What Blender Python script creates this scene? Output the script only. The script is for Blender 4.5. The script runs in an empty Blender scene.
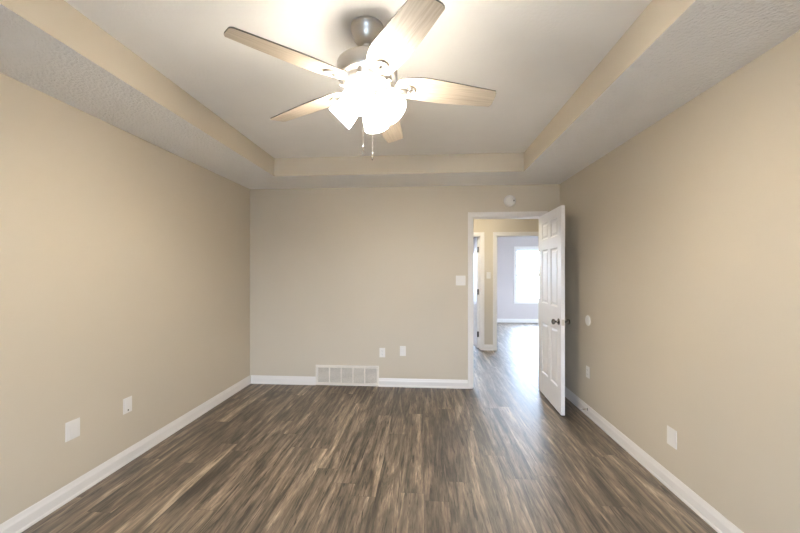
import bpy, bmesh, math, random
from mathutils import Vector, Matrix
random.seed(4)
S = bpy.context.scene
COL = S.collection
PI = math.pi

# ------------------------------------------------------------------ camera
CAM_H = 1.4122
cam = bpy.data.cameras.new('camera')
cam.sensor_fit = 'HORIZONTAL'; cam.sensor_width = 36
cam.lens = 346.07 * 36 / 800
cam.shift_y = 4.45 / 800
cam.clip_start = .02; cam.clip_end = 200
co = bpy.data.objects.new('camera', cam); COL.objects.link(co)
co.location = (0, 0, CAM_H); co.rotation_euler = (PI/2, 0, .0699)
S.camera = co

# ------------------------------------------------------------------ sky and exposure
w = bpy.data.worlds.new('sky'); S.world = w; w.use_nodes = True
bg = w.node_tree.nodes['Background']
bg.inputs[0].default_value = (.67, .83, 1.10, 1)
bg.inputs[1].default_value = 60.0
S.view_settings.view_transform = 'Standard'
S.view_settings.look = 'None'
S.view_settings.gamma = 1
S.view_settings.exposure = 0.24
S.view_settings.use_curve_mapping = False
LAMP = 50.0         # brightness of the frosted fan shades
BULB = 1750.0        # brightness of the bulbs inside them
HALL = 185.0        # brightness of the hall lamp dome

def portal(name, loc, rot, sx, sy):                 # guides sky light through a window
    l = bpy.data.lights.new(name, 'AREA'); l.shape = 'RECTANGLE'; l.size = sx; l.size_y = sy
    l.cycles.is_portal = True
    o = bpy.data.objects.new(name, l); COL.objects.link(o); o.location = loc; o.rotation_euler = rot; return o

# ------------------------------------------------------------------ dimensions
xL, xR, D = -2.1869, 1.597, 4.2101
REAR = -2.4
ZS, ZT = 2.438, 2.634
TXL, TXR, TYB, TYF = -1.6222, 1.0267, 3.6478, -1.84
DW = .12                                            # wall thickness
OX0, OX1, OZ = .586, 1.392, 2.055                   # bedroom doorway
HY = 6.261                                          # hall wall facing the bedroom
FY = 9.677                                          # back wall of the far room

# ------------------------------------------------------------------ materials
def nodes(name):
    m = bpy.data.materials.new(name); m.use_nodes = True
    nt = m.node_tree; return m, nt, nt.nodes['Principled BSDF']
def N(nt, t, **kw):
    n = nt.nodes.new(t)
    for k, v in kw.items():
        if k in n.inputs: n.inputs[k].default_value = v
        else: setattr(n, k, v)
    return n
def plain(name, col, rough=.5, metal=0., spec=.5, var=.03, vscale=6.):
    m, nt, b = nodes(name)
    tc = N(nt, 'ShaderNodeTexCoord')
    no = N(nt, 'ShaderNodeTexNoise', Scale=vscale, Detail=3.)
    nt.links.new(tc.outputs['Object'], no.inputs['Vector'])
    r = N(nt, 'ShaderNodeValToRGB')
    r.color_ramp.elements[0].color = [c*(1-var) for c in col] + [1]
    r.color_ramp.elements[1].color = [min(1, c*(1+var)) for c in col] + [1]
    r.color_ramp.elements[0].position = .3; r.color_ramp.elements[1].position = .7
    nt.links.new(no.outputs['Fac'], r.inputs[0]); nt.links.new(r.outputs[0], b.inputs['Base Color'])
    b.inputs['Roughness'].default_value = rough; b.inputs['Metallic'].default_value = metal
    b.inputs['Specular IOR Level'].default_value = spec
    return m
def bumpy(m, scale, strength, dist=.002, detail=3.):
    nt = m.node_tree; b = nt.nodes['Principled BSDF']
    tc = N(nt, 'ShaderNodeTexCoord')
    no = N(nt, 'ShaderNodeTexNoise', Scale=scale, Detail=detail)
    nt.links.new(tc.outputs['Object'], no.inputs['Vector'])
    bp = N(nt, 'ShaderNodeBump', Strength=strength, Distance=dist)
    nt.links.new(no.outputs['Fac'], bp.inputs['Height']); nt.links.new(bp.outputs[0], b.inputs['Normal'])
    return m
PAINT = (.575, .50, .392)
M = {}
M['paint'] = bumpy(plain('beige_wall_paint', PAINT, .55, spec=.35, var=.012, vscale=2.), 180, .08)
M['ceiling'] = bumpy(plain('white_ceiling_paint', (.90, .875, .84), .9, spec=.2, var=.01), 60, .35, .004)
M['soffit'] = bumpy(plain('textured_white_ceiling_paint', (.90, .88, .855), .9, spec=.2, var=.01), 70, 1.0, .009, 3.)
M['grey'] = bumpy(plain('pale_grey_wall_paint', (.53, .465, .44), .55, spec=.35, var=.012, vscale=2.), 180, .08)
M['trim'] = plain('white_trim_paint', (.77, .725, .68), .35, var=.01)
M['door'] = plain('white_door_paint', (.80, .77, .75), .42, var=.01)
M['plastic'] = plain('white_plastic', (.76, .725, .68), .35, var=.01)
M['slot'] = plain('dark_slot', (.05, .045, .04), .6)
M['vent'] = plain('white_enamelled_steel', (.76, .70, .62), .4, var=.01)
M['duct'] = plain('duct_shade', (.15, .125, .10), .7)  # dark tone stands for the shade inside the grille
M['knob'] = plain('aged_nickel', (.20, .185, .17), .22, metal=1., var=.1)
M['latch'] = plain('satin_brass_latch', (.60, .55, .47), .35, metal=1.)
M['hinge'] = plain('dark_bronze_hinge', (.10, .09, .08), .4, metal=.8)
M['vinyl'] = plain('white_window_vinyl', (.82, .82, .83), .35, var=.01)
M['lawn'] = plain('bounce_lawn', (.74, .74, .72), .95, var=.06, vscale=1.)  # paled to bounce more daylight up through the windows onto the ceilings
M['bark'] = plain('grey_bark', (.26, .22, .20), .9, var=.2, vscale=8.)
M['chain'] = plain('nickel_chain', (.85, .80, .74), .25, metal=1.)

def nickel():
    m, nt, b = nodes('brushed_nickel')
    tc = N(nt, 'ShaderNodeTexCoord'); mp = N(nt, 'ShaderNodeMapping'); mp.inputs['Scale'].default_value = (4, 4, 220)
    no = N(nt, 'ShaderNodeTexNoise', Scale=3., Detail=2.)
    nt.links.new(tc.outputs['Object'], mp.inputs[0]); nt.links.new(mp.outputs[0], no.inputs['Vector'])
    r = N(nt, 'ShaderNodeValToRGB')
    r.color_ramp.elements[0].color = (.58, .55, .51, 1); r.color_ramp.elements[1].color = (.72, .69, .65, 1)
    nt.links.new(no.outputs['Fac'], r.inputs[0]); nt.links.new(r.outputs[0], b.inputs['Base Color'])
    b.inputs['Metallic'].default_value = 1.; b.inputs['Roughness'].default_value = .36
    return m
M['nickel'] = nickel()

def blade_wood():
    m, nt, b = nodes('pale_bleached_wood')
    tc = N(nt, 'ShaderNodeTexCoord'); mp = N(nt, 'ShaderNodeMapping'); mp.inputs['Scale'].default_value = (2.2, 55, 10)
    no = N(nt, 'ShaderNodeTexNoise', Scale=2.2, Detail=5., Distortion=.6)
    nt.links.new(tc.outputs['Object'], mp.inputs[0]); nt.links.new(mp.outputs[0], no.inputs['Vector'])
    r = N(nt, 'ShaderNodeValToRGB')
    r.color_ramp.elements[0].color = (.42, .345, .26, 1); r.color_ramp.elements[1].color = (.57, .485, .385, 1)
    r.color_ramp.elements[0].position = .3; r.color_ramp.elements[1].position = .7
    nt.links.new(no.outputs['Fac'], r.inputs[0]); nt.links.new(r.outputs[0], b.inputs['Base Color'])
    b.inputs['Roughness'].default_value = .42
    return m
M['blade'] = blade_wood()
M['blade_edge'] = plain('grey_blade_edge', (.13, .115, .10), .5)

def shade_glass():
    m, nt, b = nodes('lit_frosted_glass')
    b.inputs['Base Color'].default_value = (.9, .87, .82, 1); b.inputs['Roughness'].default_value = .3
    b.inputs['Emission Color'].default_value = (1, .92, .80, 1); b.inputs['Emission Strength'].default_value = LAMP
    return m
M['shade'] = shade_glass()
def bulb_glass():
    m, nt, b = nodes('lit_bulb')
    b.inputs['Emission Color'].default_value = (1, .92, .80, 1); b.inputs['Emission Strength'].default_value = BULB
    return m
M['bulb'] = bulb_glass()

def window_glass():
    m = bpy.data.materials.new('window_glass'); m.use_nodes = True; nt = m.node_tree; nt.nodes.clear()
    o = N(nt, 'ShaderNodeOutputMaterial'); mx = N(nt, 'ShaderNodeMixShader', Fac=.06)
    t = N(nt, 'ShaderNodeBsdfTransparent'); g = N(nt, 'ShaderNodeBsdfGlossy', Roughness=.02)
    t.inputs[0].default_value = (.95, .97, .97, 1)
    nt.links.new(t.outputs[0], mx.inputs[1]); nt.links.new(g.outputs[0], mx.inputs[2]); nt.links.new(mx.outputs[0], o.inputs[0])
    return m
M['glass'] = window_glass()

def plank_floor():
    m, nt, b = nodes('dark_vinyl_planks')
    L = nt.links.new
    def math_(op, a, b_=None, c=None):
        n = N(nt, 'ShaderNodeMath', operation=op)
        for i, v in enumerate((a, b_, c)):
            if v is None: continue
            if isinstance(v, (int, float)): n.inputs[i].default_value = v
            else: L(v, n.inputs[i])
        return n.outputs[0]
    tc = N(nt, 'ShaderNodeTexCoord'); sp = N(nt, 'ShaderNodeSeparateXYZ'); L(tc.outputs['Object'], sp.inputs[0])
    W_, L_ = .152, 1.22
    u = math_('DIVIDE', sp.outputs[0], W_); row = math_('FLOOR', u); fu = math_('FRACT', u)
    wn = N(nt, 'ShaderNodeTexWhiteNoise', noise_dimensions='1D'); L(row, wn.inputs['W'])
    v = math_('ADD', math_('DIVIDE', sp.outputs[1], L_), math_('MULTIPLY', wn.outputs[0], 7.3))
    idx = math_('FLOOR', v); fv = math_('FRACT', v)
    pid = N(nt, 'ShaderNodeTexWhiteNoise', noise_dimensions='2D')
    cb = N(nt, 'ShaderNodeCombineXYZ'); L(row, cb.inputs[0]); L(idx, cb.inputs[1]); L(cb.outputs[0], pid.inputs['Vector'])
    # grain: stretched along the plank, shifted per plank
    def grain(sx, sy, scale, det, dist, seed):
        mp = N(nt, 'ShaderNodeMapping'); mp.inputs['Scale'].default_value = (sx, sy, 1); L(tc.outputs['Object'], mp.inputs[0])
        no = N(nt, 'ShaderNodeTexNoise', noise_dimensions='4D', Scale=scale, Detail=det, Roughness=.62, Distortion=dist)
        L(mp.outputs[0], no.inputs['Vector'])
        L(math_('ADD', math_('MULTIPLY', pid.outputs[0], 40.), seed), no.inputs['W'])
        return no.outputs['Fac']
    g1 = grain(14, 1.25, 1., 7., 1.2, 0.)
    g2 = grain(70, 7, 1., 5., 1.0, 9.)
    g3 = grain(7, 1.1, 1., 3., 1.6, 4.)
    g4 = grain(38, 2.2, 1., 6., 2.2, 17.)
    crack = math_('MULTIPLY', math_('SMOOTH_MAX', math_('SUBTRACT', g4, .56), 0., .02), 1.3)
    mixv = math_('SUBTRACT', math_('ADD', math_('ADD', math_('MULTIPLY', g1, .56), math_('MULTIPLY', g2, .24)), math_('MULTIPLY', g3, .20)), crack)
    tone = math_('ADD', mixv, math_('MULTIPLY', math_('SUBTRACT', pid.outputs[0], .5), .045))
    r = N(nt, 'ShaderNodeValToRGB'); e = r.color_ramp.elements
    e[0].position = .39; e[0].color = (.036, .026, .018, 1)
    e[1].position = .63; e[1].color = (.52, .405, .285, 1)
    k = e.new(.45); k.color = (.086, .064, .045, 1)
    k = e.new(.51); k.color = (.165, .125, .088, 1)
    k = e.new(.57); k.color = (.285, .218, .152, 1)
    L(tone, r.inputs[0])
    # bevelled seams between planks
    eu = math_('MINIMUM', fu, math_('SUBTRACT', 1., fu)); ev = math_('MINIMUM', fv, math_('SUBTRACT', 1., fv))
    su = math_('LESS_THAN', eu, .010); sv = math_('LESS_THAN', ev, .0013)
    seam = math_('MAXIMUM', su, sv)
    mx = N(nt, 'ShaderNodeMix', data_type='RGBA'); L(math_('MULTIPLY', seam, .4), mx.inputs['Factor'])
    L(r.outputs[0], mx.inputs['A']); mx.inputs['B'].default_value = (.02, .016, .012, 1)
    L(mx.outputs['Result'], b.inputs['Base Color'])
    b.inputs['Roughness'].default_value = .36
    b.inputs['Specular IOR Level'].default_value = .95
    L(math_('ADD', .37, math_('MULTIPLY', g2, .20)), b.inputs['Roughness'])
    h = math_('SUBTRACT', math_('MULTIPLY', mixv, .5), math_('MULTIPLY', seam, .4))
    bp = N(nt, 'ShaderNodeBump', Strength=.25, Distance=.0015); L(h, bp.inputs['Height']); L(bp.outputs[0], b.inputs['Normal'])
    return m
M['floor'] = plank_floor()

# ------------------------------------------------------------------ mesh helpers
class MB:
    """collects shapes and links them as ONE mesh object"""
    def __init__(s): s.bm = bmesh.new()
    def box(s, a, b, mi=0, bev=0.):
        bm = s.bm
        x0, x1 = sorted((a[0], b[0])); y0, y1 = sorted((a[1], b[1])); z0, z1 = sorted((a[2], b[2]))
        vs = [bm.verts.new(p) for p in ((x0,y0,z0),(x1,y0,z0),(x1,y1,z0),(x0,y1,z0),(x0,y0,z1),(x1,y0,z1),(x1,y1,z1),(x0,y1,z1))]
        fs = [bm.faces.new([vs[i] for i in q]) for q in ((3,2,1,0),(4,5,6,7),(0,1,5,4),(1,2,6,5),(2,3,7,6),(3,0,4,7))]
        for f in fs: f.material_index = mi
        if bev:
            es = list({e for f in fs for e in f.edges})
            bmesh.ops.bevel(bm, geom=es, offset=bev, segments=2, affect='EDGES', profile=.6, clamp_overlap=True)
        return s
    def quad(s, pts, mi=0):
        f = s.bm.faces.new([s.bm.verts.new(p) for p in pts]); f.material_index = mi; return s
    def lathe(s, prof, seg=32, mat=None, mi=0, smooth=True, cap=True):
        """prof: (radius, height) along local +z; mat: 4x4 placement"""
        bm = s.bm; mat = mat or Matrix(); rings = []
        for r, h in prof:
            if r < 1e-6: rings.append([bm.verts.new(mat @ Vector((0, 0, h)))])
            else: rings.append([bm.verts.new(mat @ Vector((r*math.cos(2*PI*k/seg), r*math.sin(2*PI*k/seg), h))) for k in range(seg)])
        for A, B in zip(rings, rings[1:]):
            for k in range(seg):
                k2 = (k+1) % seg
                if len(A) == 1 and len(B) == 1: continue
                if len(A) == 1: q = [A[0], B[k2], B[k]]
                elif len(B) == 1: q = [A[k], A[k2], B[0]]
                else: q = [A[k], A[k2], B[k2], B[k]]
                f = bm.faces.new(q); f.smooth = smooth; f.material_index = mi
        if cap:
            if len(rings[0]) > 1: f = bm.faces.new(list(reversed(rings[0]))); f.material_index = mi
            if len(rings[-1]) > 1: f = bm.faces.new(rings[-1]); f.material_index = mi
        return s
    def tube(s, pts, r, seg=8, mi=0, r2=None):
        bm = s.bm; pts = [Vector(p) for p in pts]; n = len(pts); rings = []
        up = Vector((0, 0, 1)); prev = None
        for i, p in enumerate(pts):
            t = (pts[min(i+1, n-1)] - pts[max(i-1, 0)]).normalized()
            if prev is None:
                a = t.cross(up)
                if a.length < 1e-3: a = t.cross(Vector((1, 0, 0)))
            else: a = prev - t * prev.dot(t)
            a.normalize(); prev = a; b = t.cross(a)
            rr = r if r2 is None else r + (r2 - r) * i / (n-1)
            rings.append([bm.verts.new(p + a*rr*math.cos(2*PI*k/seg) + b*rr*math.sin(2*PI*k/seg)) for k in range(seg)])
        for A, B in zip(rings, rings[1:]):
            for k in range(seg):
                f = bm.faces.new([A[k], A[(k+1) % seg], B[(k+1) % seg], B[k]]); f.smooth = True; f.material_index = mi
        for c in (list(reversed(rings[0])), rings[-1]):
            f = bm.faces.new(c); f.material_index = mi
        return s
    def sweep(s, prof, a, b, out, mi=0):
        """extrude a (d, z) profile from a to b; out = unit vector d points along"""
        bm = s.bm; out = Vector(out); a = Vector(a); b = Vector(b)
        A = [bm.verts.new(a + out*d + Vector((0, 0, z))) for d, z in prof]
        B = [bm.verts.new(b + out*d + Vector((0, 0, z))) for d, z in prof]
        n = len(prof)
        for i in range(n):
            f = bm.faces.new([A[i], A[(i+1) % n], B[(i+1) % n], B[i]]); f.material_index = mi
        for c in (list(reversed(A)), B):
            f = bm.faces.new(c); f.material_index = mi
        return s
    def outline(s, pts, z0, z1, mi=0, side=None):
        """extrude a flat outline (x, y) from z0 to z1"""
        bm = s.bm; lo = [bm.verts.new((x, y, z0)) for x, y in pts]; hi = [bm.verts.new((x, y, z1)) for x, y in pts]; n = len(pts)
        f = bm.faces.new(list(reversed(lo))); f.material_index = mi
        f = bm.faces.new(hi); f.material_index = mi
        for i in range(n):
            f = bm.faces.new([lo[i], lo[(i+1) % n], hi[(i+1) % n], hi[i]]); f.material_index = mi if side is None else side
        return s
    def build(s, name, mats, parent=None):
        bm = s.bm
        bmesh.ops.recalc_face_normals(bm, faces=bm.faces)
        me = bpy.data.meshes.new(name); bm.to_mesh(me); bm.free()
        for m in (mats if isinstance(mats, (list, tuple)) else [mats]): me.materials.append(M[m])
        o = bpy.data.objects.new(name, me); COL.objects.link(o)
        if parent: o.parent = parent
        return o
def tag(o, label=None, cat=None, group=None, kind=None):
    for k, v in (('label', label), ('category', cat), ('group', group), ('kind', kind)):
        if v: o[k] = v
    return o
def structure(o, label, cat): return tag(o, label, cat, kind='structure')
def empty(name, loc=(0, 0, 0), rot=(0, 0, 0)):
    o = bpy.data.objects.new(name, None); o.empty_display_size = .1
    COL.objects.link(o); o.location = loc; o.rotation_euler = rot; return o

# ------------------------------------------------------------------ room shell
FX0, FX1 = -2.6, 5.0                                # outer extents of the rooms beyond
m = MB()
m.box((xL-DW, REAR-DW, -.06), (xR+DW, D, 0)); m.box((FX0, D, -.06), (FX1, FY+DW, 0))
structure(m.build('floor', 'floor'), 'dark grey-brown wood-look plank floor running from the bedroom through the hall', 'floor')

structure(MB().box((xL-DW, REAR-DW, 0), (xL, D+DW, ZS)).build('wall_left', 'paint'), 'beige bedroom wall on the left', 'wall')
structure(MB().box((xR, REAR-DW, 0), (xR+DW, D, ZS)).build('wall_right', 'paint'), 'beige bedroom wall on the right behind the open door', 'wall')
m = MB()
m.box((xL, D, 0), (OX0-.018, D+DW, ZS)); m.box((OX1+.018, D, 0), (FX1, D+DW, ZS)); m.box((OX0-.018, D, OZ+.018), (OX1+.018, D+DW, ZS))
structure(m.build('wall_back', 'paint'), 'beige bedroom wall facing the camera with the doorway in it', 'wall')

def wall_y(name, x0, x1, y, ztop, holes, label, mat='paint', t=DW):
    """wall in the xz plane, from y to y+t, with rectangular holes (x0,x1,z0,z1)"""
    m = MB(); holes = sorted(holes); x = x0
    for a, b, z0, z1 in holes:
        m.box((x, y, 0), (a, y+t, ztop))
        if z0 > 0: m.box((a, y, 0), (b, y+t, z0))
        if z1 < ztop: m.box((a, y, z1), (b, y+t, ztop))
        x = b
    m.box((x, y, 0), (x1, y+t, ztop))
    return structure(m.build(name, mat), label, 'wall')
RW = [(-.90, -.40, .30, 1.75), (-.19, .31, .30, 1.75)]      # windows in the wall behind the camera
wall_y('wall_rear', xL, xR, REAR-DW, ZS, RW, 'beige bedroom wall with windows behind the camera')

# ceiling: flat soffit ring round a raised tray
m = MB()
for a, b in (((xL, REAR), (TXL, D)), ((TXR, REAR), (xR, D)), ((TXL, TYB), (TXR, D)), ((TXL, REAR), (TXR, TYF))):
    m.quad([(a[0], a[1], ZS), (b[0], a[1], ZS), (b[0], b[1], ZS), (a[0], b[1], ZS)])
structure(m.build('ceiling_soffit', 'soffit'), 'textured white lower ceiling border around the raised tray', 'ceiling')
m = MB()
for p, q in (((TXL, TYF), (TXL, TYB)), ((TXL, TYB), (TXR, TYB)), ((TXR, TYB), (TXR, TYF)), ((TXR, TYF), (TXL, TYF))):
    m.quad([(p[0], p[1], ZS), (q[0], q[1], ZS), (q[0], q[1], ZT), (p[0], p[1], ZT)])
structure(m.build('wall_tray', 'paint'), 'beige upright band around the raised tray ceiling', 'wall')
structure(MB().box((TXL-.02, TYF-.02, ZT), (TXR+.02, TYB+.02, ZT+.06)).build('ceiling', 'ceiling'), 'white raised tray ceiling above the fan', 'ceiling')
# unseen box added above the soffit to keep sky light out of the seams
m = MB()
m.box((xL-DW, REAR-DW, ZT+.07), (xR+DW, D+DW, ZT+.12))
for a, b in (((xL-DW, REAR-DW), (xL-.0, D+DW)), ((xR, REAR-DW), (xR+DW, D+DW)), ((xL, D), (xR, D+DW)), ((xL, REAR-DW), (xR, REAR))):
    m.box((a[0], a[1], ZS), (b[0], b[1], ZT+.07))
structure(m.build('blackout_box', 'paint'), 'framing above the bedroom ceiling', 'blackout')

# hall and the rooms beyond
LX0, LX1 = .235, .997                                # left hall doorway
RX0, RX1 = 1.291, 2.10                               # doorway to the far room
HZ = 2.032
structure(MB().box((FX0, D+DW, 0), (FX0+DW, HY, ZS)).build('wall_hall_left', 'paint'), 'beige end wall of the hall', 'wall')
m = MB(); SW = [(7.30, 8.20)]; y = D+DW  # opening for the added window that brightens the far room
for a, b in SW:
    m.box((FX1-DW, y, 0), (FX1, a, ZS)); m.box((FX1-DW, a, 0), (FX1, b, .59)); m.box((FX1-DW, a, 2.02), (FX1, b, ZS)); y = b
m.box((FX1-DW, y, 0), (FX1, FY, ZS))
structure(m.build('wall_far_right', 'grey'), 'right wall of the far room', 'wall')
wall_y('wall_hall', FX0, FX1-DW, HY, ZS, [(LX0-.018, LX1+.018, 0, HZ+.018), (RX0-.018, RX1+.018, 0, HZ+.018)], 'beige hall wall seen through the doorway with two openings')
structure(MB().box((1.11, HY+DW, 0), (1.22, FY, ZS)).build('wall_partition', 'grey'), 'beige partition between the two rooms beyond the hall', 'wall')
structure(MB().box((FX0, HY+DW, 0), (FX0+DW, FY, ZS)).build('wall_far_left', 'grey'), 'left wall of the room left of the partition', 'wall')
FW = (2.515, 3.375, .590, 2.020)                    # far-room window opening
LW = (.03, .93, .590, 2.020)
wall_y('wall_far', FX0, FX1, FY, ZS, [FW, LW], 'pale far-room wall around the bright window', mat='grey')
structure(MB().box((FX0, D+DW, ZS), (FX1, FY+DW, ZS+.06)).build('ceiling_hall', 'ceiling'), 'white ceiling of the hall and rooms beyond', 'ceiling')

# ------------------------------------------------------------------ baseboards
BP = [(0, 0), (.017, 0), (.017, .013), (.0125, .020), (.0125, .066), (.0105, .072), (.0085, .078), (.005, .095), (.003, .1016), (0, .1016)]
VX0, VX1 = -1.339, -.553                            # the return-air grille
def bb(name, a, b, out, label):
    m = MB().sweep(BP, (*a, 0), (*b, 0), (*out, 0)); return structure(m.build(name, 'trim'), label, 'baseboard')
bb('baseboard_left', (xL, REAR), (xL, D), (1, 0), 'white baseboard along the left bedroom wall')
bb('baseboard_right', (xR, REAR), (xR, D), (-1, 0), 'white baseboard along the right bedroom wall')
bb('baseboard_back', (xL+.017, D), (VX0, D), (0, -1), 'short white baseboard between the left corner and the floor-level grille')
bb('baseboard_middle', (VX1, D), (.522, D), (0, -1), 'white baseboard between the grille and the door casing')
bb('baseboard_rear', (xL+.017, REAR), (xR-.017, REAR), (0, 1), 'white baseboard behind the camera')
bb('baseboard_hall', (1.069, HY), (1.221, HY), (0, -1), 'short white baseboard between the two hall door casings')
bb('baseboard_far', (1.22, FY), (FX1-DW, FY), (0, -1), 'white baseboard below the far-room window')
bb('baseboard_hall_left', (FX0+DW, HY), (LX0-.10, HY), (0, -1), 'white hall baseboard left of the left hall doorway')
bb('baseboard_hall_right', (RX1+.07, HY), (FX1-DW, HY), (0, -1), 'white hall baseboard right of the far-room doorway')

# ------------------------------------------------------------------ door casings and jambs
def casing(m, x0, x1, ztop, y, out, w, t=.015):
    """flat stepped casing on one wall face; out = -1 towards the camera, +1 away"""
    r = .006
    for (a, b, z0, z1) in ((x0-r-w, x0-r, 0, ztop+r+w), (x1+r, x1+r+w, 0, ztop+r+w), (x0-r, x1+r, ztop+r, ztop+r+w)):
        m.box((a, y, z0), (b, y+out*t*.6, z1), bev=.002)
    for (a, b, z0, z1) in ((x0-r-w, x0-r-w*.58, 0, ztop+r+w), (x1+r+w*.58, x1+r+w, 0, ztop+r+w), (x0-r-w*.58, x1+r+w*.58, ztop+r+w*.58, ztop+r+w)):
        m.box((a, y+out*t*.6, z0), (b, y+out*t, z1), bev=.003)
def doorway(name, x0, x1, ztop, y, w, wfar, stop_y, label):
    m = MB()
    for a, b in ((x0-.018, x0), (x1, x1+.018)): m.box((a, y-.001, .009), (b, y+DW+.001, ztop+.018))
    m.box((x0, y-.001, ztop), (x1, y+DW+.001, ztop+.018))
    m.box((x0, stop_y, .009), (x0+.010, stop_y+.032, ztop)); m.box((x1-.010, stop_y, .009), (x1, stop_y+.032, ztop)); m.box((x0, stop_y, ztop-.010), (x1, stop_y+.032, ztop))
    casing(m, x0, x1, ztop, y, -1, w); casing(m, x0, x1, ztop, y+DW, 1, wfar)
    return structure(m.build(name, 'trim'), label, 'door casing')
doorway('trim_2', OX0, OX1, OZ, D, .056, .056, D+.040, 'white casing and jamb of the bedroom doorway')
doorway('trim_3', LX0, LX1, HZ, HY, .066, .07, HY+.045, 'white casing of the narrow opening at the left of the hall')
doorway('trim_4', RX0, RX1, HZ, HY, .066, .07, HY+.045, 'white casing of the doorway into the far room')

# ------------------------------------------------------------------ six-panel doors
def six_panel(W, H, T, z0=.0):
    """leaf in local x 0..W (hinge at 0), y 0..T, z z0..z0+H"""
    m = MB(); bm = m.bm
    st, mu = .105*W/.76, .095*W/.76
    pw = (W - 2*st - mu) / 2
    xs = [0, st, st+pw, st+pw+mu, W-st, W]
    zs = [0, .24, .82, 1.035, 1.635, 1.75, 1.935, H]
    for y, sgn in ((0, 1), (T, -1)):
        for i in range(5):
            for j in range(7):
                a, b, c, d = xs[i], xs[i+1], zs[j]+z0, zs[j+1]+z0
                if not (i in (1, 3) and j in (1, 3, 5)):
                    m.quad([(a, y, c), (b, y, c), (b, y, d), (a, y, d)]); continue
                rings = []
                for ins, dep in ((0, 0), (.004, .002), (.012, .010), (.022, .010), (.040, .003)):
                    yy = y + sgn*dep
                    rings.append([bm.verts.new(p) for p in ((a+ins, yy, c+ins), (b-ins, yy, c+ins), (b-ins, yy, d-ins), (a+ins, yy, d-ins))])
                for A, B in zip(rings, rings[1:]):
                    for k in range(4): bm.faces.new([A[k], A[(k+1) % 4], B[(k+1) % 4], B[k]])
                bm.faces.new(rings[-1])
    for q in ([(0,0),(0,T)], [(W,0),(W,T)]):
        (x, ya), (_, yb) = q
        m.quad([(x, ya, z0), (x, yb, z0), (x, yb, z0+H), (x, ya, z0+H)])
    for z in (z0, z0+H): m.quad([(0, 0, z), (W, 0, z), (W, T, z), (0, T, z)])
    bmesh.ops.remove_doubles(bm, verts=bm.verts, dist=.00005)
    return m
def add_knobs(door, W, T, z):
    prof = [(.031, 0), (.032, .002), (.031, .006), (.024, .010), (.012, .013), (.0105, .030), (.014, .036), (.023, .041), (.0275, .049), (.0275, .056), (.023, .064), (.014, .068), (0, .069)]
    for y, ang in ((0, PI/2), (T, -PI/2)):
        mt = Matrix.Translation((W-.062, y, z)) @ Matrix.Rotation(ang, 4, 'X')
        MB().lathe(prof, 28, mt).build('door_knob', 'knob', door)
    MB().box((W-.0005, T/2-.0125, z-.029), (W+.002, T/2+.0125, z+.029), bev=.0008).box((W, T/2-.007, z-.009), (W+.008, T/2+.007, z+.009), bev=.002).build('latch_plate', 'latch', door)
def add_hinges(door, T, zs, yk):
    for z in zs:
        m = MB().lathe([(.0065, -.045), (.0065, .045)], 12, Matrix.Translation((-.004, yk, z)))
        m.lathe([(.004, .045), (.0065, .047), (.003, .054), (0, .055)], 12, Matrix.Translation((-.004, yk, z)))
        m.box((-.0015, min(yk, T*.5), z-.045), (.0, max(yk, T*.5), z+.045))
        m.build('hinge', 'hinge', door)
DWID, DH, DT = .735, 2.034, .035
m = six_panel(DWID, DH, DT, .014)
door = m.build('door_1', 'door')
# local x runs from the hinge to the free edge; local y=0 is the face towards the opening
ang = math.atan2(-.735, -.030)
door.location = (1.352, 4.186, 0); door.rotation_euler = (0, 0, ang)
structure(door, 'white six-panel door standing open into the bedroom', 'door')
add_knobs(door, DWID, DT, .912)
add_hinges(door, DT, (.26, 1.03, 1.82), DT+.004)

W2 = .755
d2 = six_panel(W2, 2.015, .035, .012).build('door_2', 'door')
d2.location = (LX1-.004, HY+DW+.004, 0); d2.rotation_euler = (0, 0, math.radians(92))
structure(d2, 'white door folded back inside the left hall opening with dark hinges', 'door')
add_knobs(d2, W2, .035, .93)
for z in (.26, 1.03, 1.80):
    mh = MB().box((-.0022, .002, z-.05), (.0008, .034, z+.05), bev=.0006)          # leaf on the door edge
    mh.box((-.040, -.0045, z-.05), (-.002, -.0025, z+.05), bev=.0006)             # leaf on the jamb
    mh.lathe([(.0055, -.05), (.0055, .05)], 12, Matrix.Translation((-.001, -.003, z)))
    mh.build('hinge', 'hinge', d2)

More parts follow.
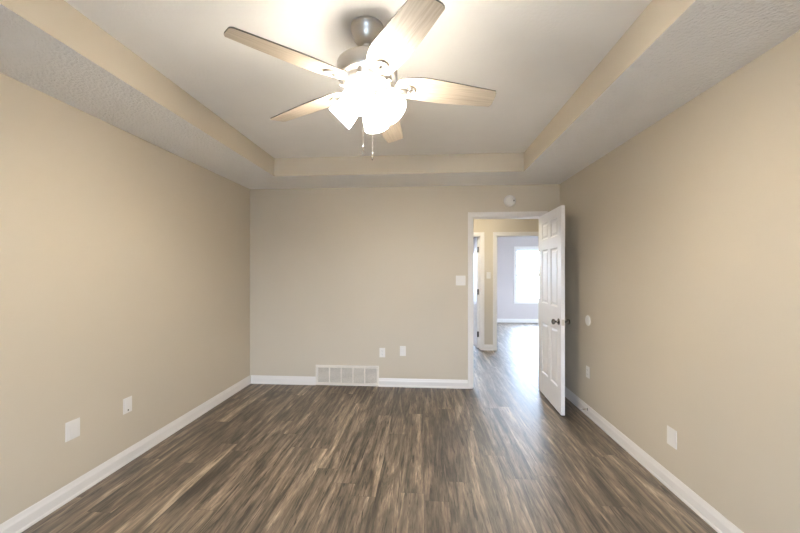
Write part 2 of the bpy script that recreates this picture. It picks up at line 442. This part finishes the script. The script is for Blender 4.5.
# ------------------------------------------------------------------ windows
def window(name, x0, x1, z0, z1, yin, dirn, label, sash=.46):
    """double-hung window in a wall hole; yin = inner wall face, dirn = +1 if outside is +y"""
    fr = MB(); y1 = yin + dirn*DW
    for a, b, c, d in ((x0, x0+.022, z0, z1), (x1-.022, x1, z0, z1), (x0, x1, z0, z0+.022), (x0, x1, z1-.022, z1)):
        fr.box((a, yin, c), (b, y1, d))
    o = fr.build(name, 'vinyl'); structure(o, label, 'window')
    cs = MB(); c = .062
    for a, b, p, q in ((x0-c, x0+.004, z0-.0, z1+c), (x1-.004, x1+c, z0-.0, z1+c), (x0+.004, x1-.004, z1-.004, z1+c)):
        cs.box((a, yin-dirn*.016, p), (b, yin, q), bev=.003)
    cs.build('casing', 'trim', o)
    sl = MB(); sl.box((x0-c-.02, yin-dirn*.045, z0-.018), (x1+c+.02, yin+dirn*.03, z0+.002), bev=.004); sl.box((x0-c, yin-dirn*.014, z0-.070), (x1+c, yin, z0-.018), bev=.003)
    sl.build('sill', 'trim', o)
    zm = z0 + (z1-z0)*.495
    for (p, q, yo) in ((z0+.022, zm+.026, .045), (zm-.026, z1-.022, .075)):
        s = MB(); ya, yb = yin+dirn*yo, yin+dirn*(yo+.026)
        for a, b, cc, dd in ((x0+.022, x0+.054, p, q), (x1-.054, x1-.022, p, q), (x0+.054, x1-.054, p, p+.034), (x0+.054, x1-.054, q-.046, q)):
            s.box((a, ya, cc), (b, yb, dd))
        so = s.build('sash', 'vinyl', o)
        g = MB(); yc = (ya+yb)/2; g.box((x0+.05, yc-.002, p+.03), (x1-.05, yc+.002, q-.042)); g.build('pane', 'glass', so)
    pt = portal('sky_portal', ((x0+x1)/2, yin+dirn*(DW+.03), (z0+z1)/2), (PI/2 if dirn < 0 else -PI/2, 0, 0), x1-x0, z1-z0)
    pt.parent = o
    return o
window('window_1', *FW, FY, 1, 'bright double-hung window with white casing in the far room')
window('window_2', *LW, FY, 1, 'double-hung window of the room left of the partition')
window('window_3', *RW[0], REAR, -1, 'double-hung bedroom window behind the camera at the left')
window('window_4', *RW[1], REAR, -1, 'double-hung bedroom window behind the camera at the right')

for k, (a, b) in enumerate(SW):                     # unseen side window added to brighten the far room: built on the x axis, then turned onto the right wall
    o = window('fill_window', -.45, .45, .59, 2.02, 0, 1, 'unseen double-hung side window added to brighten the far room')
    o.location = (FX1-DW, (a+b)/2, 0); o.rotation_euler = (0, 0, -PI/2)

# ------------------------------------------------------------------ outdoors
structure(MB().box((-60, -60, -.5), (60, 70, -.42)).build('ground', 'lawn'), 'lawn outside the house, paled to bounce daylight indoors', 'ground')
m = MB(); rnd = random.Random(11)
def branch(p, d, L, r, depth):
    pts = [p]; q = Vector(p); d = Vector(d).normalized()
    for k in range(4):
        d = (d + Vector((rnd.uniform(-.14, .14), rnd.uniform(-.14, .14), rnd.uniform(-.02, .14)))).normalized()
        q = q + d*L/4; pts.append(q.copy())
    m.tube(pts, r, 6, 0, r*.55)
    if depth == 0: return
    for k in range(3 if depth > 1 else 2):
        b = pts[rnd.choice((2, 3, 4))]
        a = rnd.uniform(0, 2*PI); t = rnd.uniform(.5, .9)
        side = Vector((math.cos(a), math.sin(a), .35)).normalized()
        branch(b, d*(1-t*.5) + side*t*.9, L*.68, r*.5, depth-1)
branch(Vector((0, 0, 0)), Vector((.03, 0, 1)), 3.0, .12, 4)
tree = m.build('bare_tree', 'bark'); tree.location = (6.1, 18.5, -.42)
tag(tree, 'leafless tree outside the far-room window', 'tree')

# ------------------------------------------------------------------ ceiling fan
FC = Vector((-.285, 1.723, ZT))
fan = empty('ceiling_fan', FC)
tag(fan, 'brushed nickel ceiling fan with five pale wood blades and lit frosted shades', 'ceiling fan')
def Zf(z): return z - ZT                            # world height to fan height
MB().lathe([(.083, Zf(2.634)), (.084, Zf(2.620)), (.0825, Zf(2.617)), (.0795, Zf(2.616)), (.074, Zf(2.592)), (.062, Zf(2.564)), (.050, Zf(2.550)), (.036, Zf(2.544)), (.022, Zf(2.543))], 48).build('canopy', 'nickel', fan)
MB().lathe([(.0, Zf(2.56)), (.020, Zf(2.557)), (.024, Zf(2.545)), (.020, Zf(2.533)), (.0135, Zf(2.53)), (.0135, Zf(2.475)), (.030, Zf(2.470)), (.034, Zf(2.455)), (.034, Zf(2.45))], 32).build('downrod', 'nickel', fan)
mh = MB().lathe([(.03, Zf(2.456)), (.10, Zf(2.454)), (.138, Zf(2.451)), (.147, Zf(2.447)), (.1505, Zf(2.441)), (.151, Zf(2.434)), (.151, Zf(2.384)), (.148, Zf(2.375)), (.140, Zf(2.368)), (.128, Zf(2.366)), (.122, Zf(2.356)), (.118, Zf(2.340)), (.110, Zf(2.334)), (.098, Zf(2.330)), (.094, Zf(2.316)), (.080, Zf(2.312)), (.02, Zf(2.310))], 64)
housing = mh.build('motor_housing', 'nickel', fan)
for k in range(10):                                 # raised ribs of the vented ring under the drum
    r_ = MB().box((.108, -.010, Zf(2.372)), (.136, .010, Zf(2.334)), bev=.003)
    r_.bm.transform(Matrix.Rotation(2*PI*k/10 + .2, 4, 'Z'))
    r_.build('vent_rib', 'nickel', housing)
# blades
R0, R1 = .140, .661
def hw_up(r):
    t = (r-R0)/(R1-R0); return .052 + .020*math.sin(min(1, t/.45)*PI/2) - (.012*((t-.45)/.55)**1.3 if t > .45 else 0)
def hw_dn(r):
    t = (r-R0)/(R1-R0); return .056 + .030*math.sin(min(1, t/.30)*PI/2) - (.036*((t-.30)/.70)**1.15 if t > .30 else 0)
rs = [R0+.035 + (R1-.012-R0-.035)*k/22 for k in range(23)]
up_ = [(r, hw_up(r)) for r in rs]; dn_ = [(r, -hw_dn(r)) for r in rs]
tip = [(R1-.004, .054), (R1, .045), (R1, .030), (R1-.002, -.020), (R1-.005, -.036), (R1-.010, -.044)]
root = [(R0+.035-.035*math.sin(a), -math.cos(a)*((hw_dn(R0+.035) if math.cos(a) > 0 else hw_up(R0+.035)))) for a in [PI*k/10 for k in range(1, 10)]]
outl = up_ + tip + dn_[::-1] + root
PITCH = math.radians(-13); TH0 = .171; BZ = 2.344
protoB = None
for k in range(5):
    rot = Matrix.Rotation(TH0 + k*2*PI/5, 4, 'Z') @ Matrix.Translation((0, 0, Zf(BZ))) @ Matrix.Rotation(math.radians(3), 4, 'Y') @ Matrix.Rotation(PITCH, 4, 'X')
    if k == 0:
        bl = MB().outline(outl, 0, .006, 0, 1).build('fan_blade', ['blade', 'blade_edge'], fan)
        # iron: neck from the hub, flaring into a loop under the blade root
        ir = MB()
        loop = []
        for q in range(32):
            a = 2*PI*q/32; ca, sa = math.cos(a), math.sin(a)
            loop.append((.192 + .048*ca, (.030 + .006*ca)*sa))
        ir.outline(loop, -.004, -.0005)
        rim = [Vector((x, y, -.005)) for x, y in loop] + [Vector((loop[0][0], loop[0][1], -.005))]
        ir.tube(rim, .0042, 8)
        ir.tube([(.085, 0, .012), (.115, 0, .004), (.145, 0, -.004), (.170, 0, -.008), (.200, 0, -.008)], .013, 12, 0, .008)
        for sx, sy in ((.215, .014), (.215, -.014), (.172, 0)):
            ir.lathe([(.006, -.009), (.005, -.0115), (0, -.0125)], 10, Matrix.Translation((sx, sy, .003)) )
        iro = ir.build('blade_iron', 'nickel', bl)
        protoB = (bl, iro)
    else:
        bl = protoB[0].copy(); COL.objects.link(bl); bl.parent = fan
        iro = protoB[1].copy(); COL.objects.link(iro); iro.parent = bl
    bl.matrix_local = rot
# light kit
MB().lathe([(.02, Zf(2.320)), (.060, Zf(2.319)), (.064, Zf(2.312)), (.060, Zf(2.304)), (.046, Zf(2.300)), (.050, Zf(2.294)), (.050, Zf(2.276)), (.036, Zf(2.262)), (.016, Zf(2.252)), (.012, Zf(2.240)), (0, Zf(2.234))], 40).build('light_fitter', 'nickel', fan)
TILT = math.radians(43)
KIT0 = math.radians(169)
LR = .046; LZ = 2.292
shade_prof = [(.021, .0), (.031, .004), (.043, .016), (.053, .036), (.060, .062), (.064, .090), (.0655, .112), (.066, .124)]
inner = [(r-.003, h) for r, h in shade_prof[::-1]]
shade0 = None
for k in range(4):
    a = KIT0 + k*PI/2
    dirv = Vector((math.cos(a)*math.cos(TILT), math.sin(a)*math.cos(TILT), -math.sin(TILT)))
    base = Vector((math.cos(a)*LR, math.sin(a)*LR, Zf(LZ)))
    q = dirv.to_track_quat('Z', 'Y').to_matrix().to_4x4()
    place = Matrix.Translation(base) @ q
    if k == 0:
        arm = MB().lathe([(.012, -.022), (.014, .0), (.021, .006), (.025, .020), (.025, .030), (.020, .032)], 24).build('lamp_holder', 'nickel', fan)
        sh = MB().lathe(shade_prof + inner, 40, Matrix.Translation((0, 0, .022)), cap=False).build('lamp_shade', 'shade', fan)
        bu = MB().lathe([(.011, .0), (.013, .012), (.024, .035), (.029, .055), (.025, .074), (.013, .085), (0, .088)], 20, Matrix.Translation((0, 0, .012))).build('bulb', 'bulb', sh)
        shade0 = (arm, sh, bu)
    else:
        arm = shade0[0].copy(); COL.objects.link(arm); arm.parent = fan
        sh = shade0[1].copy(); COL.objects.link(sh); sh.parent = fan
        bu = shade0[2].copy(); COL.objects.link(bu); bu.parent = sh
    arm.matrix_local = place; sh.matrix_local = place
# pull chains with pendants
for (dx, dy, zb, L_) in ((-.012, -.052, 2.018, .03), (.033, -.048, 1.985, .03)):
    ch = MB(); z = 2.245
    ch.tube([(dx*.8, dy*.8, Zf(2.274)), (dx, dy, Zf(2.262)), (dx, dy, Zf(zb))], .0011, 6)
    zz = 2.258
    while zz > zb:
        ch.lathe([(0, -.0016), (.0016, 0), (0, .0016)], 6, Matrix.Translation((dx, dy, Zf(zz)))); zz -= .006
    c = ch.build('pull_chain', 'chain', fan)
    MB().lathe([(0, .006), (.003, .004), (.0045, 0), (.003, -.004), (.0018, -.007), (.003, -.012), (.0055, -.024), (.004, -.032), (0, -.034)], 14, Matrix.Translation((dx, dy, Zf(zb)))).build('pendant', 'chain', c)

# ------------------------------------------------------------------ wall plates
def plate_base(w, h, name, loc, rotz):
    root = empty(name, loc, (0, 0, rotz))
    m = MB(); m.box((-w/2, -.005, -h/2), (w/2, 0, h/2), bev=.0022); m.build('cover_plate', 'plastic', root)
    return root
def screw(root, x, z, y=-.005):
    m = MB().lathe([(.0032, 0), (.0028, .0012), (0, .0015)], 12, Matrix.Translation((x, y, z)) @ Matrix.Rotation(PI/2, 4, 'X'))
    m.build('screw', 'plastic', root)
def duplex(loc, rotz, label, w=.070, h=.114):
    r = plate_base(w, h, 'wall_outlet', loc, rotz); tag(r, label, 'outlet')
    for zc in (.0195, -.0195):
        pts = []
        for q in range(24):
            a = 2*PI*q/24; pts.append((.0168*math.cos(a), max(-.0135, min(.0135, .0172*math.sin(a)))))
        m = MB().outline(pts, 0, .0022)
        m.bm.transform(Matrix.Translation((0, -.0048, zc)) @ Matrix.Rotation(PI/2, 4, 'X'))
        s = m.build('socket', 'plastic', r)
        d = MB()
        d.box((-.0075, -.0074, zc+.001), (-.0055, -.0069, zc+.0085)); d.box((.0055, -.0074, zc+.001), (.0075, -.0069, zc+.0075))
        d.lathe([(.0024, 0), (.0024, .0005)], 12, Matrix.Translation((0, -.0069, zc-.007)) @ Matrix.Rotation(PI/2, 4, 'X'))
        d.build('slot', 'slot', s)
    screw(r, 0, 0); return r
def insert_plate(loc, rotz, label, w=.070, h=.114, jack=None, name='wall_outlet', cat='outlet', iw=.033, ih=.067):
    r = plate_base(w, h, name, loc, rotz); tag(r, label, cat)
    m = MB(); m.box((-iw/2, -.0068, -ih/2), (iw/2, -.0045, ih/2), bev=.001); ins = m.build('insert', 'plastic', r)
    if jack is not None:
        MB().lathe([(.0048, 0), (.0048, .002), (.0035, .002), (.0035, .005), (0, .005)], 16, Matrix.Translation((0, -.0066, jack)) @ Matrix.Rotation(PI/2, 4, 'X')).build('jack', 'knob', ins)
    screw(r, 0, h/2-.009); screw(r, 0, -h/2+.009); return r
insert_plate((xL, 2.009, .424), PI/2, 'white wall plate low on the left wall, the larger one nearer the camera', w=.088, h=.117, name='wall_plate', cat='wall plate', iw=.050, ih=.084)
insert_plate((xL, 2.408, .422), PI/2, 'white wall plate with small jack low on the left wall, farther from the camera', w=.074, h=.113, jack=-.036, iw=.045, ih=.085, name='wall_plate', cat='wall plate')
duplex((-.512, D, .413), 0, 'white duplex outlet on the back wall above the right end of the grille')
insert_plate((-.260, D, .437), 0, 'white wall plate with plain insert on the back wall, between duplex outlet and doorway', w=.072, h=.120, name='wall_plate', cat='wall plate')
duplex((xR, 3.502, .424), -PI/2, 'white outlet on the right wall below the round wall bumper', h=.112)
r = plate_base(.086, .118, 'wall_plate', (xR, 2.351, .338), -PI/2); tag(r, 'blank white wall plate low on the right wall nearest the camera', 'wall plate'); screw(r, 0, .05); screw(r, 0, -.05)
def toggles(loc, label, n, w, h, rotz=0):
    r = plate_base(w, h, 'light_switch', loc, rotz); tag(r, label, 'light switch')
    for k in range(n):
        x = (k - (n-1)/2) * .046
        m = MB(); m.box((x-.005, -.0062, -.012), (x+.005, -.0045, .012)); hs = m.build('switch_slot', 'vent', r)
        m = MB(); m.box((x-.0040, -.016, .000), (x+.0040, -.005, .008), bev=.001); m.build('toggle', 'plastic', hs)
        screw(r, x, .030); screw(r, x, -.030)
    return r
toggles((.438, D, 1.297), 'white double toggle switch plate beside the bedroom door casing', 2, .116, .118)
toggles((1.143, HY, 1.335), 'small white toggle switch plate in the hall between the two door casings', 1, .072, .116)

# round wall bumper
b = MB().lathe([(.051, 0), (.051, .002), (.048, .006), (.040, .008), (.034, .0055), (.0, .0045)], 40, Matrix.Translation((xR, 3.502, .927)) @ Matrix.Rotation(-PI/2, 4, 'Y')).build('wall_bumper', 'plastic')
tag(b, 'round white wall bumper behind the door knob on the right wall', 'wall bumper')

# smoke detector
sd = empty('smoke_detector', (1.017, D, 2.247)); tag(sd, 'round white smoke detector above the bedroom doorway', 'smoke detector')
rx = Matrix.Rotation(PI/2, 4, 'X')
MB().lathe([(.070, 0), (.070, .008), (.066, .010)], 48, rx).build('mounting_base', 'plastic', sd)
dm = MB().lathe([(.066, .009), (.066, .022), (.060, .032), (.048, .036), (.046, .034), (.040, .034), (.038, .037), (.0, .038)], 48, rx)
dm.build('detector_cover', 'plastic', sd)
MB().lathe([(.009, .033), (.009, .039), (.007, .040), (0, .040)], 16, Matrix.Translation((.040, 0, -.003)) @ rx).build('test_button', 'hinge', sd)

# spring door stop on the right baseboard
ds = empty('door_stop', (xR-.0125, 3.487, .066)); tag(ds, 'small spring door stop sticking out of the right baseboard by the door', 'door stop')
rm = Matrix.Rotation(-PI/2, 4, 'Y')
MB().lathe([(.012, 0), (.012, .003), (.007, .006), (.004, .008)], 20, rm).build('stop_base', 'knob', ds)
sp = []
for k in range(161):
    a = k*2*PI/10; sp.append((-.006-.045*k/160, .0055*math.cos(a), .0055*math.sin(a)))
MB().tube(sp, .0011, 6).build('spring', 'chain', ds)
MB().lathe([(.004, .050), (.0065, .051), (.0070, .058), (.005, .062), (0, .063)], 16, rm).build('rubber_tip', 'plastic', ds)

# return-air grille
vw, vh = VX1-VX0, .247
gr = empty('return_air_grille', ((VX0+VX1)/2, D, .004)); tag(gr, 'white louvred return-air grille at floor level on the back wall', 'vent')
MB().box((-vw/2+.015, -.004, .015), (vw/2-.015, -.0005, vh-.015)).build('duct_shade_panel', 'duct', gr)  # flat dark sheet: shade between the louvres put into its colour
m = MB(); fw = .028
for a, b_, c, d in ((-vw/2, vw/2, 0, fw), (-vw/2, vw/2, vh-fw, vh), (-vw/2, -vw/2+fw, fw, vh-fw), (vw/2-fw, vw/2, fw, vh-fw)):
    m.box((a, -.020, c), (b_, 0, d), bev=.004)
m.build('frame', 'vent', gr)
iw = vw - 2*fw
for k in range(1, 5):
    x = -iw/2 + iw*k/5
    MB().box((x-.007, -.0215, fw), (x+.007, -.003, vh-fw), bev=.002).build('divider', 'vent', gr)
nl = 14
for s in range(5):
    m = MB(); a = -iw/2 + iw*s/5 + (.0055 if s else -.002); b_ = -iw/2 + iw*(s+1)/5 - (.0055 if s < 4 else -.002)
    for k in range(nl):
        z = fw + (vh-2*fw)*(k+.5)/nl
        # each louvre tilts down towards the room
        p = [(-.0150, z-.0036), (-.0143, z-.0026), (-.0077, z+.0036), (-.0084, z+.0026)]
        m.sweep([(-y, zz) for y, zz in p], (a, 0, 0), (b_, 0, 0), (0, -1, 0))
    m.build('louvre_panel', 'vent', gr)

# hall ceiling lamp, out of sight above the doorway
hl = empty('hall_ceiling_lamp', (.75, 5.25, ZS)); tag(hl, 'flush dome lamp on the hall ceiling', 'ceiling lamp')
MB().lathe([(.12, 0), (.12, -.02), (.11, -.025)], 32).build('lamp_base', 'nickel', hl)
def warm_dome():
    m_, nt, b_ = nodes('lit_dome_glass'); b_.inputs['Base Color'].default_value = (.9, .85, .75, 1)
    b_.inputs['Emission Color'].default_value = (1, .90, .68, 1); b_.inputs['Emission Strength'].default_value = HALL
    return m_
M['dome'] = warm_dome()
MB().lathe([(.105, -.022), (.10, -.045), (.08, -.068), (.045, -.082), (0, -.086)], 32).build('lamp_dome', 'dome', hl)
